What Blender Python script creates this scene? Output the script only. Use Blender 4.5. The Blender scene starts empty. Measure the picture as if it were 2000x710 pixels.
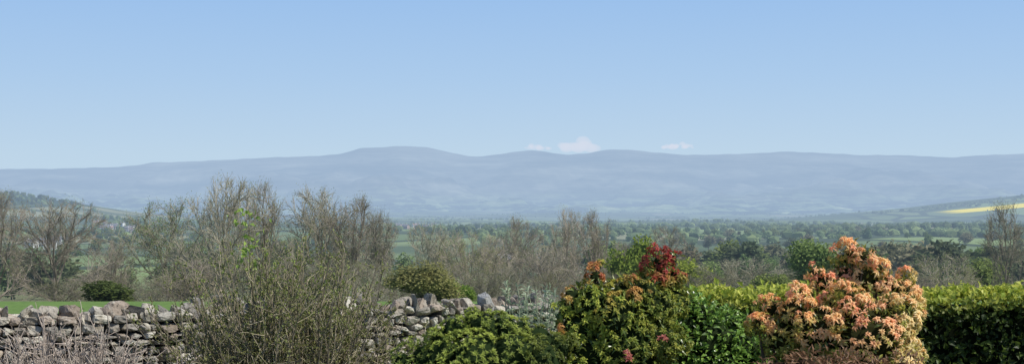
import bpy, bmesh, math, random
import numpy as np
from mathutils import Vector
R = math.radians
rng = np.random.default_rng(7)
random.seed(7)
C = bpy.context.scene.collection
F = 2747.0; E = 2.4; HZ = 400.0

def P(px, py, Y):
    return np.array([(px-1000)/F*Y, Y, E+(HZ-py)/F*Y])

# ---------------------------------------------------------------- scene basics
def tag(o, label=None, cat=None, group=None, kind=None):
    if label: o['label'] = label
    if cat: o['category'] = cat
    if group: o['group'] = group
    if kind: o['kind'] = kind
    return o

def empty(name, loc, label=None, cat=None, group=None):
    o = bpy.data.objects.new(name, None); C.objects.link(o)
    o.location = [float(v) for v in loc]; o.empty_display_size = .2
    return tag(o, label, cat, group)

def build(name, V, Fc, mat, parent=None, col=None, smooth=False, local=False, midx=None):
    """V (n,3); Fc list of index arrays (tris / quads)"""
    V = np.asarray(V, float)
    if parent is not None and not local:
        V = V - np.array(parent.location)
    me = bpy.data.meshes.new(name)
    faces = []
    for a in (Fc if isinstance(Fc, (list, tuple)) else [Fc]):
        faces += np.asarray(a).tolist()
    me.from_pydata(V.tolist(), [], faces)
    for m in (mat if isinstance(mat, (list, tuple)) else [mat]): me.materials.append(m)
    if col is not None:
        c4 = np.ones((len(V), 4), np.float32); c4[:, :3] = col
        at = me.color_attributes.new('Col', 'FLOAT_COLOR', 'POINT')
        at.data.foreach_set('color', c4.ravel())
    if midx is not None:
        me.polygons.foreach_set('material_index', np.asarray(midx, np.int32))
    if smooth: me.polygons.foreach_set('use_smooth', np.ones(len(me.polygons), bool))
    me.update()
    o = bpy.data.objects.new(name, me); C.objects.link(o)
    if parent is not None: o.parent = parent
    return o

def dup(root, loc, scale=(1,1,1), rz=0.0, label=None, cat=None, group=None):
    r = root.copy(); C.objects.link(r)
    r.location = [float(v) for v in loc]; r.scale = scale; r.rotation_euler = (0,0,rz)
    tag(r, label, cat, group)
    for ch in list(root.children):
        c = ch.copy(); C.objects.link(c); c.parent = r
        for g in list(ch.children):
            d = g.copy(); C.objects.link(d); d.parent = c
    return r

# ---------------------------------------------------------------- geometry helpers
def norm(a): return a/np.maximum(np.linalg.norm(a, axis=-1, keepdims=True), 1e-9)
def rdir(n): return norm(rng.normal(size=(n,3)))

def tubes(A, B, ra, rb, k=3):
    A = np.asarray(A, float); B = np.asarray(B, float); n = len(A)
    ra = np.broadcast_to(ra, n); rb = np.broadcast_to(rb, n)
    d = norm(B-A)
    h = np.where(np.abs(d[:, 2:3]) < .9, np.array([[0,0,1.]]), np.array([[1.,0,0]]))
    u = norm(np.cross(d, h)); v = np.cross(d, u)
    vs = []
    for (Pp, r) in ((A, ra), (B, rb)):
        for i in range(k):
            a = 2*math.pi*i/k
            vs.append(Pp + (u*math.cos(a)+v*math.sin(a))*r[:, None])
    V = np.stack(vs, 1).reshape(-1, 3)
    base = (np.arange(n)*2*k)[:, None]
    Fc = [base+np.array([[i, (i+1) % k, k+(i+1) % k, k+i]]) for i in range(k)]
    return V, np.concatenate(Fc, 0)

def leaves(Pt, D, U, L, W, fold=.25, droop=.2):
    n = len(Pt)
    L = np.broadcast_to(L, n)[:, None]; W = np.broadcast_to(W, n)[:, None]
    D = norm(D); S = norm(np.cross(D, U)); Nn = np.cross(S, D)
    mid = Pt + D*L*.5
    ml = mid - S*W*.5 + Nn*W*fold; mr = mid + S*W*.5 + Nn*W*fold
    tip = Pt + D*L - Nn*L*droop
    V = np.stack([Pt, ml, tip, mr, mid], 1).reshape(-1, 3)
    b = (np.arange(n)*5)[:, None]
    Fc = np.concatenate([b+np.array([[0,4,1]]), b+np.array([[1,4,2]]), b+np.array([[2,4,3]]), b+np.array([[3,4,0]])], 0)
    return V, Fc

def merge(parts):
    Vs, Fs, Cs, o = [], [], [], 0
    for (V, Fc, c) in parts:
        Vs.append(V); Cs.append(np.broadcast_to(c, (len(V), 3)))
        for a in (Fc if isinstance(Fc, list) else [Fc]): Fs.append(np.asarray(a)+o)
        o += len(V)
    return np.concatenate(Vs), Fs, np.concatenate(Cs)

def ico(sub):
    bm = bmesh.new(); bmesh.ops.create_icosphere(bm, subdivisions=sub, radius=1)
    V = np.array([v.co[:] for v in bm.verts]); Fc = np.array([[v.index for v in f.verts] for f in bm.faces]); bm.free()
    return V, Fc
ICO2 = ico(2); ICO3 = ico(3); ICO1 = ico(1)

def mixc(a, b, t):
    a = np.asarray(a, float); b = np.asarray(b, float); t = np.asarray(t)[:, None]
    return a*(1-t)+b*t

# ---------------------------------------------------------------- materials
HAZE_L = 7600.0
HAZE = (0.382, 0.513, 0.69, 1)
class M:
    def __init__(s, name):
        s.m = bpy.data.materials.new(name); s.m.use_nodes = True
        s.nt = s.m.node_tree; s.nt.nodes.clear()
        s.out = s.n('ShaderNodeOutputMaterial')
    def n(s, t, **kw):
        x = s.nt.nodes.new(t)
        for k, v in kw.items(): setattr(x, k, v)
        return x
    def l(s, a, b): s.nt.links.new(a, b)
    def put(s, sock, v):
        if hasattr(v, 'is_output'): s.l(v, sock)
        else: sock.default_value = v
    def math(s, op, a, b=0.0, c=None, clamp=False):
        x = s.n('ShaderNodeMath', operation=op, use_clamp=clamp)
        s.put(x.inputs[0], a); s.put(x.inputs[1], b)
        if c is not None: s.put(x.inputs[2], c)
        return x.outputs[0]
    def mix(s, f, a, b, mode='MIX'):
        x = s.n('ShaderNodeMixRGB', blend_type=mode)
        s.put(x.inputs[0], f)
        s.put(x.inputs[1], a if hasattr(a, 'is_output') else (*a, 1)[:4]); s.put(x.inputs[2], b if hasattr(b, 'is_output') else (*b, 1)[:4])
        return x.outputs[0]
    def ramp(s, f, stops, interp='LINEAR'):
        x = s.n('ShaderNodeValToRGB'); e = x.color_ramp.elements; x.color_ramp.interpolation = interp
        while len(e) > 1: e.remove(e[-1])
        e[0].position = stops[0][0]; e[0].color = (*stops[0][1], 1)
        for p, c in stops[1:]:
            q = e.new(p); q.color = (*c, 1)
        s.l(f, x.inputs[0]); return x.outputs[0]
    def step(s, v, a, b):
        x = s.n('ShaderNodeMapRange'); x.interpolation_type = 'SMOOTHSTEP'
        s.put(x.inputs[0], v); x.inputs[1].default_value = a; x.inputs[2].default_value = b
        return x.outputs[0]
    def pos(s):
        g = s.n('ShaderNodeNewGeometry'); return g.outputs['Position']
    def noise(s, vec, scale, detail=4, rough=.55, scl=None):
        if scl:
            v = s.n('ShaderNodeVectorMath', operation='MULTIPLY'); s.l(vec, v.inputs[0]); v.inputs[1].default_value = scl; vec = v.outputs[0]
        x = s.n('ShaderNodeTexNoise'); x.inputs['Scale'].default_value = scale
        x.inputs['Detail'].default_value = detail; x.inputs['Roughness'].default_value = rough
        s.l(vec, x.inputs['Vector']); return x.outputs[0]
    def attr(s):
        a = s.n('ShaderNodeAttribute'); a.attribute_name = 'Col'; return a.outputs['Color']
    def principled(s, col, rough=.6, spec=.3, normal=None):
        b = s.n('ShaderNodeBsdfPrincipled')
        s.put(b.inputs['Base Color'], col if hasattr(col, 'is_output') else (*col, 1))
        s.put(b.inputs['Roughness'], rough); b.inputs['Specular IOR Level'].default_value = spec
        if normal is not None: s.l(normal, b.inputs['Normal'])
        return b.outputs[0]
    def hazed(s, sh):  # distance haze painted into the surface as a glow of its own
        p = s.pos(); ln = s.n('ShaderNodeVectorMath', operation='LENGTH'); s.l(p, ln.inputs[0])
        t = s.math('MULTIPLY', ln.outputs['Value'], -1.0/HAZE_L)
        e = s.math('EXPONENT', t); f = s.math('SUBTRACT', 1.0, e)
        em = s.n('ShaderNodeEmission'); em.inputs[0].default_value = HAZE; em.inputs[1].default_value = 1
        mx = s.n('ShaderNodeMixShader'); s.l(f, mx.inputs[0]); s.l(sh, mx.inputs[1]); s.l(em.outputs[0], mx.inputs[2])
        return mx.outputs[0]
    def fin(s, sh): s.l(sh, s.out.inputs[0]); return s.m

def leaf_mat(name, rough=.5, spec=.3, trans=.3, haze=False, vary=0.0):
    m = M(name); c = m.attr()
    if vary:
        oi = m.n('ShaderNodeObjectInfo')
        k = m.math('MULTIPLY_ADD', oi.outputs['Random'], vary*2, 1-vary)
        hs = m.n('ShaderNodeHueSaturation'); m.l(c, hs.inputs['Color']); m.l(k, hs.inputs['Value'])
        k2 = m.math('FRACT', m.math('MULTIPLY', oi.outputs['Random'], 17.3))
        m.l(m.math('MULTIPLY_ADD', k2, .05, .47), hs.inputs['Hue'])
        c = hs.outputs[0]
    sh = m.principled(c, rough, spec)
    if trans:
        t = m.n('ShaderNodeBsdfTranslucent'); m.l(c, t.inputs[0])
        mx = m.n('ShaderNodeMixShader'); mx.inputs[0].default_value = trans
        m.l(sh, mx.inputs[1]); m.l(t.outputs[0], mx.inputs[2]); sh = mx.outputs[0]
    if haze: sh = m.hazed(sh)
    return m.fin(sh)

LEAF = leaf_mat('leaf', .5, .3, .42)
GLOSS = leaf_mat('glossy_leaf', .34, .5, .3)
TWIG = leaf_mat('twig', .8, .15, 0)
DARK = leaf_mat('shade_core', .9, .05, 0)
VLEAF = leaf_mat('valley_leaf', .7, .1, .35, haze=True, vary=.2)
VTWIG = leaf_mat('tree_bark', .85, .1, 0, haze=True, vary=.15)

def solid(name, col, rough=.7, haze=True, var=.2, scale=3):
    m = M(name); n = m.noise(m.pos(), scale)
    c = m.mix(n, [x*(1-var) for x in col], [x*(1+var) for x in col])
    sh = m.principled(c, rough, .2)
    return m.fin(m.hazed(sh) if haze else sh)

# ---------------------------------------------------------------- terrain
PY = [-60, 0, 16, 60, 100, 140, 300, 600, 1000, 2500, 4000, 7000, 10000, 14000, 40000]
PZ = [-2.4, -2.4, -2.45, -4.1, -8.0, -11, -20, -29, -37, -42, -58, -80, -72, -70, -70]
def gz(X, Y):
    X = np.asarray(X, float); Y = np.asarray(Y, float)
    z = np.interp(Y, PY, PZ)
    far = np.clip((Y-250)/600, 0, 1)
    z = z + far*(1.8*np.sin(X/170+Y/240)+1.4*np.sin(X/97-Y/310+1.3))
    z = z + np.clip((Y-2500)/2000, 0, 1)*(6*np.sin(X/420+Y/700)+5*np.sin(X/260-Y/500+2))
    z = z + np.clip((Y-6500)/2000, 0, 1)*(9*np.sin(X/700+Y/900+1)+7*np.sin(X/390-Y/800))
    z = z + 96*np.exp(-((X+1600)/400)**2/2-((Y-3600)/800)**2/2)
    z = z + 152*np.exp(-((X-2730)/700)**2/2-((Y-6000)/900)**2/2)
    return z+E

def make_ground():
    ys = np.concatenate([np.linspace(-40, 60, 40), np.geomspace(62, 16000, 240)])
    us = np.linspace(-1, 1, 181)
    Yg, Ug = np.meshgrid(ys, us, indexing='ij')
    Xg = Ug*(np.maximum(Yg, 0)*.62+45)
    Zg = gz(Xg, Yg)
    V = np.stack([Xg, Yg, Zg], -1).reshape(-1, 3)
    nc = len(us); i = np.arange(len(ys)-1)[:, None]*nc+np.arange(nc-1)[None]
    i = i.ravel(); Fc = np.stack([i, i+1, i+1+nc, i+nc], 1)
    m = M('ground'); p = m.pos()
    sp = m.n('ShaderNodeSeparateXYZ'); m.l(p, sp.inputs[0]); X, Y = sp.outputs[0], sp.outputs[1]
    n1 = m.noise(p, .35, 6, .7); n2 = m.noise(p, 7, 6, .75, scl=(1, .25, 1))
    grass = m.mix(n1, (.09, .16, .033), (.165, .245, .06)); grass = m.mix(m.step(n2, .45, .75), grass, (.06, .105, .024))
    soil = m.ramp(m.noise(p, 6, 8, .7), [(.3, (.03, .022, .015)), (.7, (.09, .07, .05))])
    near = m.mix(m.step(Y, 12, 16), soil, grass)
    rough = m.mix(m.noise(p, .12, 7, .75), (.115, .11, .06), (.155, .17, .07))
    near = m.mix(m.step(Y, 66, 80), near, rough)
    vm = m.n('ShaderNodeVectorMath', operation='MULTIPLY'); m.l(p, vm.inputs[0]); vm.inputs[1].default_value = (1/240, 1/560, 0)
    nz = m.n('ShaderNodeTexVoronoi'); m.l(vm.outputs[0], nz.inputs['Vector']); nz.inputs['Scale'].default_value = 1
    sc = m.n('ShaderNodeSeparateColor'); m.l(nz.outputs['Color'], sc.inputs[0])
    fields = m.ramp(sc.outputs[0], [(0, (.15, .20, .085)), (.2, (.23, .30, .115)), (.36, (.10, .135, .065)), (.52, (.19, .25, .10)), (.66, (.29, .28, .175)), (.76, (.22, .27, .12)), (.88, (.085, .115, .06))], 'CONSTANT')
    fields = m.mix(m.math('MULTIPLY', m.noise(p, 1, 6, .7, scl=(1/60, 1/120, 0)), .5), fields, (.10, .135, .065))
    ve = m.n('ShaderNodeTexVoronoi', feature='DISTANCE_TO_EDGE'); m.l(vm.outputs[0], ve.inputs['Vector']); ve.inputs['Scale'].default_value = 1
    edge = m.step(ve.outputs['Distance'], .03, .07)
    fields = m.mix(edge, (.05, .07, .038), fields)
    wood = m.step(m.noise(p, 1, 5, .6, scl=(1/1300, 1/700, 0)), .50, .57)
    fields = m.mix(m.math('MULTIPLY', wood, .8), fields, (.05, .078, .045))
    col = m.mix(m.step(Y, 280, 560), near, fields)
    # rape field on the right-hand rise, dark wood on the left-hand hill
    w = m.math('ADD', Y, m.math('MULTIPLY', X, .10))
    rm = m.math('MULTIPLY', m.step(w, 5565, 5580), m.step(w, 5785, 5770)); rm = m.math('MULTIPLY', rm, m.step(X, 1660, 1760))
    col = m.mix(rm, col, (1.0, .78, .04))
    lm = m.math('MULTIPLY', m.step(X, -1100, -1180), m.step(Y, 2900, 3050))
    col = m.mix(lm, col, (.025, .045, .02))
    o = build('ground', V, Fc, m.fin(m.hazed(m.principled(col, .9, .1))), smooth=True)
    tag(o, 'grass field beyond the garden wall falling away to green farmland of the wide valley', 'ground', kind='structure')
make_ground()

SIL = [(-900,338),(-500,336),(-200,333),(0,330),(100,329),(160,328),(240,325),(280,321),(296,317),(340,316),(400,314),(470,310),(540,307),(620,304),(665,301),(690,293),(703,289),(720,288),(750,287),(790,285),(830,287),(850,290),(880,298),(910,304),(935,306),(970,301),(1010,296),(1040,293),(1070,297),(1110,302),(1150,299),(1180,293),(1205,291),(1240,293),(1280,298),(1340,302),(1400,302),(1470,299),(1540,296),(1600,298),(1680,303),(1720,302),(1790,304),(1830,306),(1870,307),(1900,304),(1960,301),(2000,300),(2300,304),(2700,310),(3000,318)]
def make_hills():
    RY = 18000.
    xs = np.linspace(-12000, 12000, 900); ts = np.concatenate([np.linspace(0, 1, 150), [1.03, 1.08, 1.2, 1.4]])
    sx = np.array([(a-1000)/F*RY for a, b in SIL]); sz = np.array([(HZ-b)/F*RY for a, b in SIL])
    ridge = np.interp(xs, sx, sz); ridge = np.convolve(np.pad(ridge, 2, 'edge'), [.1,.2,.4,.2,.1], 'valid')
    ridge += 2.0*np.sin(xs/130)+1.8*np.sin(xs/61+1)+1.2*np.sin(xs/34+2)
    T, Xg = np.meshgrid(ts, xs, indexing='ij')
    Yg = 9200+T*8800 + 500*np.sin(Xg/2300)*(1-np.clip(T, 0, 1))
    Tc = np.clip(T, 0, 1)
    z = -108+(ridge[None]+108)*(Tc**2.3*.75+.25*Tc**3.2)
    env = Tc**1.3*(1-Tc)*4
    g = 0
    for k in range(17):
        lx = 2400/(1.28**k); a = 115/(1.17**k); ph = rng.uniform(0, 6.3); sl = rng.uniform(-.6, .6); ly = lx*rng.uniform(1.2, 3.2); ph2 = rng.uniform(0, 6.3)
        g = g+a*np.sin((Xg+sl*Yg)/lx*2.4+ph)*np.sin(Yg/ly*2.4+ph2+Xg/lx*.7)
    z = z+env*g*.78
    back = np.clip(T-1, 0, 1); z = z-back*600
    V = np.stack([Xg, Yg, z+E], -1).reshape(-1, 3)
    nc = len(xs); i = (np.arange(len(ts)-1)[:, None]*nc+np.arange(nc-1)[None]).ravel()
    Fc = np.stack([i, i+1, i+1+nc, i+nc], 1)
    m = M('hill_moor'); p = m.pos()
    sp = m.n('ShaderNodeSeparateXYZ'); m.l(p, sp.inputs[0])
    n = m.noise(p, 1, 7, .62, scl=(1/1200, 1/1200, 1/160))
    moor = m.ramp(n, [(.34, (.02, .03, .028)), (.48, (.15, .145, .115)), (.60, (.31, .30, .23)), (.70, (.50, .48, .37))])
    lown = m.noise(p, 1, 7, .72, scl=(1/700, 1/420, 1/50))
    low = m.ramp(lown, [(.40, (.0, .01, .01)), (.48, (.02, .045, .03)), (.505, (.16, .22, .11)), (.58, (.28, .35, .16)), (.66, (.50, .54, .30))])
    hb = m.math('ADD', sp.outputs[2], m.math('MULTIPLY', m.noise(p, 1, 5, .6, scl=(1/1500, 1/1500, 1/400)), 300))
    col = m.mix(m.step(hb, 100, 400), low, moor)
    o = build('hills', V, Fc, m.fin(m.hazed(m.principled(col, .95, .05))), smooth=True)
    tag(o, 'long range of hazy blue moorland hills with a flat topped summit along the skyline', 'hills', kind='structure')
make_hills()

# ---------------------------------------------------------------- clouds
def make_cloud(px, py, w, h, seed, label, s=.0048):
    r = np.random.default_rng(seed); Y = 27000.; k = Y/F
    parts = []
    for i in range(22):
        u = r.uniform(-.42, .42); rr = h*k*r.uniform(.15, .32)*(1-abs(u)*.7)
        c = P(px+u*w, py+h*.25-abs(r.normal())*h*.26*(1-abs(u)*1.6), Y)+np.array([0, r.uniform(-100, 100), 0])
        parts.append((ICO3[0]*np.array([rr*1.5, rr*1.1, rr])+c, ICO3[1], (1,1,1)))
    V, Fc, _ = merge(parts); c0 = P(px, py+h/2, Y)
    m = M('cloud_vapour')
    a = m.n('ShaderNodeVolumeAbsorption'); a.inputs[0].default_value = (0,0,0,1); a.inputs[1].default_value = s
    e = m.n('ShaderNodeEmission'); e.inputs[0].default_value = (.69, .73, .84, 1); e.inputs[1].default_value = s  # sunlit white of the cloud put in as glow, not scattered light
    ad = m.n('ShaderNodeAddShader'); m.l(a.outputs[0], ad.inputs[0]); m.l(e.outputs[0], ad.inputs[1]); m.l(ad.outputs[0], m.out.inputs[1])
    me = bpy.data.meshes.new('cloud'); me.from_pydata((V-c0).tolist(), [], np.concatenate(Fc).tolist()); me.materials.append(m.m)
    o = bpy.data.objects.new('cloud', me); C.objects.link(o); o.location = c0.tolist()
    md = o.modifiers.new('r', 'REMESH'); md.mode = 'VOXEL'; md.voxel_size = 16
    tag(o, label, 'cloud')
make_cloud(1130, 281, 86, 36, 1, 'tallest of the three small white clouds, puffed up above the dip in the hills')
make_cloud(1048, 286, 66, 16, 2, 'thin white cloud low over the hills, leftmost of the three', .007)
make_cloud(1326, 284, 72, 18, 3, 'small flat white cloud over the hills, rightmost of the three', .009)

# ---------------------------------------------------------------- tree prototypes (unit: height 1, half width .5)
def bare_proto(seed, nl=9, low=.14, up=.5, budn=2200, n2=7, n3=6, n4=6, zc=.55, rz_=.46, tone=1.0, bud=(.26,.29,.11), thick=1.0):
    r = np.random.default_rng(seed)
    T = []; B = []; buds = []
    def reach(p, d):    # distance to the crown's egg-shaped envelope
        s = np.array([1/.5, 1/.5, 1/rz_]); a = (p-np.array([0,0,zc]))*s; b = d*s
        A_, B_, C_ = b@b, 2*a@b, a@a-1
        D_ = B_*B_-4*A_*C_
        if D_ <= 0: return .03
        return max((-B_+math.sqrt(D_))/(2*A_), .03)
    def chain(p, d, L, ra, rb, n, wob, lift, dst):
        pts = [p]
        for i in range(n):
            d = d+r.normal(size=3)*wob+np.array([0,0,lift]); d = d/np.linalg.norm(d)
            q = p+d*L/n
            dst.append((p, q, ra+(rb-ra)*i/n, ra+(rb-ra)*(i+1)/n)); p = q; pts.append(p)
        return pts
    pts = chain(np.zeros(3), np.array([0,0,1.]), .5, .028*thick, .012*thick, 5, .06, .1, T)
    def pick(pts, t):
        x = t*(len(pts)-1); i = min(int(x), len(pts)-2); f = x-i
        return pts[i]*(1-f)+pts[i+1]*f, norm(pts[i+1]-pts[i])
    def kid(d, ang):
        q = r.normal(size=3); q -= d*np.dot(q, d); q /= np.linalg.norm(q)
        return d*math.cos(ang)+q*math.sin(ang)
    a0 = r.uniform(0, 6.3)
    for i in range(nl):
        t = low*2+(1-low*2)*i/max(nl-1, 1); p, _ = pick(pts, min(t, 1))
        a = a0+i*2.4; tilt = r.uniform(.8, 1.3)*(1.1-.85*i/nl)
        d1 = np.array([math.cos(a)*math.sin(tilt), math.sin(a)*math.sin(tilt), math.cos(tilt)])
        L1 = reach(p, d1)*r.uniform(.75, 1.0)
        p1 = chain(p, d1, L1, .0120*thick, .0032, 6, .10, .05, B)
        for j in range(n2):
            q, dd = pick(p1, .15+.85*(j+r.uniform(0, .9))/n2); k2 = kid(dd, r.uniform(.4, 1.0))
            p2 = chain(q, k2, min(r.uniform(.14, .30), reach(q, k2)*.95), .0042, .0021, 3, .15, .08*up, B)
            for k in range(n3):
                q2, dd2 = pick(p2, .1+.9*(k+r.uniform(0, .9))/n3); k3 = kid(dd2, r.uniform(.3, .95))
                p3 = chain(q2, k3, min(r.uniform(.08, .16), reach(q2, k3)+.03), .0021, .0014, 2, .17, .12*up, B)
                for l in range(n4):
                    q3, dd3 = pick(p3, .1+.9*(l+r.uniform(0, .9))/n4)
                    chain(q3, kid(dd3, r.uniform(.3, .9)), r.uniform(.035, .085), .0015, .0009, 1, .1, .2*up, B)
                    buds.append(B[-1][1])
    ar = lambda L: (np.array([x[0] for x in L]), np.array([x[1] for x in L]), np.array([x[2] for x in L]), np.array([x[3] for x in L]))
    tA, tB, tr, ts = ar(T); bA, bB, br, bs = ar(B)
    h = np.percentile(bB[:, 2], 99.5); w = np.percentile(np.abs(bB[:, :2]), 96)
    s = np.array([.5/w, .5/w, 1/h])
    Vt, Ft = tubes(tA*s, tB*s, tr*1.1, ts*1.1, 6)
    Vb, Fb = tubes(bA*s, bB*s, br*1.05, bs*1.05, 3)
    bc = np.array([.46, .415, .32])*tone
    parts = [(Vb, Fb, np.repeat(bc[None]*np.where(br > .004, .7, 1.)[:, None], 6, 0))]
    if budn:
        bp = np.array(buds)*s; idx = r.integers(0, len(bp), budn); q = bp[idx]+r.normal(size=(budn, 3))*.016
        Vl, Fl = leaves(q, norm(r.normal(size=(budn,3))), norm(r.normal(size=(budn,3))), r.uniform(.009, .016, budn), .007)
        parts.append((Vl, Fl, bud))
    V, Fc, c = merge(parts)
    root = empty('bare_tree', (0,0,0))
    build('trunk', Vt, Ft, VTWIG, root, np.array([.27,.24,.19])*tone, local=True)
    build('crown', V, Fc, VLEAF, root, c, local=True)
    return root

def leafy_proto(seed, nleaf, size, c1, c2, trunk=.2, lobes=9, name='leafy_tree', flat=1.0):
    r = np.random.default_rng(seed)
    L = []
    for i in range(lobes):
        a = r.uniform(0, 6.3); rad = r.uniform(.05, .32); zz = r.uniform(trunk+.15, .86)
        rad *= 1.15-.7*max(0, zz-.5)/.5
        L.append((np.array([rad*math.cos(a), rad*math.sin(a), zz]), r.uniform(.10, .20)))
    L.append((np.array([0,0,.6]), .24))
    parts = []
    vol = np.array([x[1]**2 for x in L]); pr = vol/vol.sum()
    idx = r.choice(len(L), nleaf, p=pr)
    cen = np.array([x[0] for x in L])[idx]; rad = np.array([x[1] for x in L])[idx]
    d = norm(r.normal(size=(nleaf,3))); q = cen+d*(rad*r.uniform(.6, 1.2, nleaf))[:, None]*np.array([1,1,flat])
    V, Fc = leaves(q, norm(d+r.normal(size=(nleaf,3))*.9), norm(d+np.array([0,0,.5])+r.normal(size=(nleaf,3))*.5), size*r.uniform(.7, 1.3, nleaf), size*r.uniform(.6, 1, nleaf))
    t = np.clip(r.uniform(0, 1, nleaf)*.6+np.repeat(r.uniform(0, .4, len(L)), 1)[idx], 0, 1)
    parts.append((V, Fc, np.repeat(mixc(c1, c2, t), 5, 0)))
    for c, rr in L:
        Vi = ICO1[0]*rr*.7*(1+r.uniform(-.15, .15, (len(ICO1[0]), 1)))+c
        parts.append((Vi, ICO1[1], np.array(c1)*.8))
    V, Fc, c = merge(parts)
    w = np.percentile(np.abs(V[:, :2]), 98); h = np.percentile(V[:, 2], 99.8); s = np.array([.5/w, .5/w, 1/h])
    root = empty(name, (0,0,0))
    A = [np.zeros(3)]; B = [np.array([0,0,.5])]; ra = [.028]; rb = [.014]
    for cc, rr in L: A.append(np.array([0,0,trunk+r.uniform(0, .15)])); B.append(cc); ra.append(.012); rb.append(.005)
    Vt, Ft = tubes(np.array(A)*s, np.array(B)*s, np.array(ra), np.array(rb), 5)
    build('trunk', Vt, Ft, VTWIG, root, (.20,.17,.14), local=True)
    build('crown', V*s, Fc, VLEAF, root, c, local=True)
    return root

protos_used = {}
def place(proto, px, top, hw, Y, label, cat='tree', group=None, rz=None, name=None, sink=.3):
    X = (px-1000)/F*Y; z = float(gz(X, Y))-sink
    h = E+(HZ-top)/F*Y-z; w = 2*hw/F*Y
    rz = rng.uniform(0, 6.28) if rz is None else rz
    if proto.name not in protos_used:
        protos_used[proto.name] = 1; o = proto
        o.location = (X, Y, z); o.scale = (w, w, h); o.rotation_euler = (0,0,rz); tag(o, label, cat, group)
    else:
        o = dup(proto, (X, Y, z), (w, w, h), rz, label, cat, group)
    if name: o.name = name
    return o

BT = [bare_proto(11, 10, tone=.8), bare_proto(12, 11, low=.14), bare_proto(13, 11, up=.8, tone=1.03), bare_proto(14, 10, low=.16, budn=6500, bud=(.25,.31,.09)), bare_proto(15, 11, up=.9, budn=3600)]
BB = [bare_proto(21, 12, low=.03, zc=.5, rz_=.5, budn=6000, n4=5, bud=(.22,.25,.08), tone=.68, thick=.5), bare_proto(22, 12, low=.02, zc=.5, rz_=.5, budn=3800, n4=5, tone=.78, thick=.5, bud=(.24,.25,.10))]
g1 = 'bare trees beyond the garden wall'
bare_list = [
 (-5, 372, 70, 110, 0, 'bare tree cut off by the left edge of the photo'),
 (112, 392, 94, 116, 1, 'broad bare tree with a rounded fan of twigs, second from the left edge'),
 (228, 468, 46, 128, 2, 'low thin bare tree in the gap between the two broad left trees'),
 (325, 394, 94, 120, 3, 'budding brownish tree with a rounded crown just left of the tall twiggy trees'),
 (432, 346, 88, 95, 2, 'tallest bare tree of all, its twigs crossing the hills left of centre'),
 (512, 357, 66, 98, 4, 'narrow tall bare tree next to the tallest one, on its right'),
 (612, 368, 88, 96, 2, 'tall grey bare tree rising straight behind the big twiggy shrub'),
 (692, 384, 68, 94, 4, 'bare tree at the right shoulder of the tall twiggy clump'),
 (738, 408, 36, 100, 1, 'small slender bare tree at the right end of the tall twiggy clump'),
 (842, 435, 58, 140, 1, 'bare tree above the round olive bush'),
 (905, 452, 54, 135, 3, 'short bare tree right of the round olive bush'),
 (962, 458, 52, 140, 4, 'bare grey tree above the tall pointed wall stone'),
 (1012, 424, 50, 150, 4, 'upright bare tree halfway between the pointed stone and the twin bare trees'),
 (1100, 408, 48, 140, 2, 'left one of the twin tall bare trees in the middle of the photo'),
 (1160, 412, 44, 142, 4, 'right one of the twin tall bare trees in the middle of the photo'),
 (1062, 480, 52, 125, 1, 'low bare tree at the foot of the twin bare trees'),
 (1205, 470, 42, 150, 2, 'thin bare tree just left of the bright yellow green tree'),
 (1302, 440, 50, 165, 0, 'bare tree behind the bright green tree and red tipped shrub'),
 (1452, 504, 82, 130, 1, 'wide low bare tree above the hedge left of the orange shrub'),
 (1842, 496, 66, 140, 3, 'brownish budding tree above the hedge right of the orange shrub'),
 (1964, 394, 50, 105, 0, 'dark bare tree standing alone near the right edge'),
 (1730, 520, 50, 150, 1, 'low bare tree peeping out behind the orange shrub on its right'),
]
for px, top, hw, Y, v, lab in bare_list: place(BT[v], px, top, hw, Y, lab, 'tree', g1, name='bare_tree')
scrub = [(-10,530,60,86),(60,542,60,92),(130,548,60,86),(180,530,60,95),(240,543,55,92),(300,540,55,90),(350,535,55,84),(400,505,60,85),(470,500,60,82),(560,500,60,82),(650,505,60,84),(720,510,55,88),(780,535,40,105),(890,525,50,100),(945,530,50,98),(1000,520,55,105),(1080,530,55,98),(1130,525,50,104),(1190,530,50,110),(1260,545,50,100),(1380,530,55,120),(1520,540,50,110),(1650,530,60,140),(1790,540,50,120),(1880,545,50,110),(1990,540,50,112)]
for i, (px, top, hw, Y) in enumerate(scrub):
    place(BB[i % 2], px, top, hw, Y, 'tangled brown scrub bush growing at the foot of the bare trees', 'bush', 'scrub bushes under the bare trees', name='scrub_bush')

OL = leafy_proto(31, 6500, .030, (.17,.17,.065), (.32,.30,.11), .05, 15)
BG = leafy_proto(32, 3000, .05, (.17,.25,.04), (.32,.40,.07), .15, 11)
DG = leafy_proto(33, 3000, .05, (.06,.10,.03), (.12,.175,.045), .02, 11)
MG = leafy_proto(34, 3200, .045, (.15,.20,.06), (.29,.34,.10), .15, 12)
place(OL, 836, 510, 66, 66, 'round olive green bush behind the middle of the stone wall', 'bush', name='round_bush')
place(DG, 215, 548, 62, 80, 'low dark green bush at the field edge behind the left stretch of wall', 'bush', name='dark_bush')
place(BG, 1238, 462, 48, 125, 'bright yellow green tree behind the red tipped shrub', 'tree', name='leafy_tree')
place(MG, 1592, 468, 66, 150, 'rounded leafy tree left of the top of the orange shrub', 'tree', name='leafy_tree')
place(BG, 1345, 505, 46, 150, 'yellow green tree between the red tipped shrub and the wide low bare tree', 'tree', name='leafy_tree')
place(MG, 1925, 505, 55, 160, 'leafy green tree left of the lone dark bare tree', 'tree', name='leafy_tree')
place(BG, 895, 545, 38, 72, 'small yellow green bush touching the round olive bush on its right', 'bush', name='leafy_bush')
place(MG, 1500, 535, 45, 100, 'low leafy bush just above the hedge left of the orange shrub', 'bush', name='leafy_bush')

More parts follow.
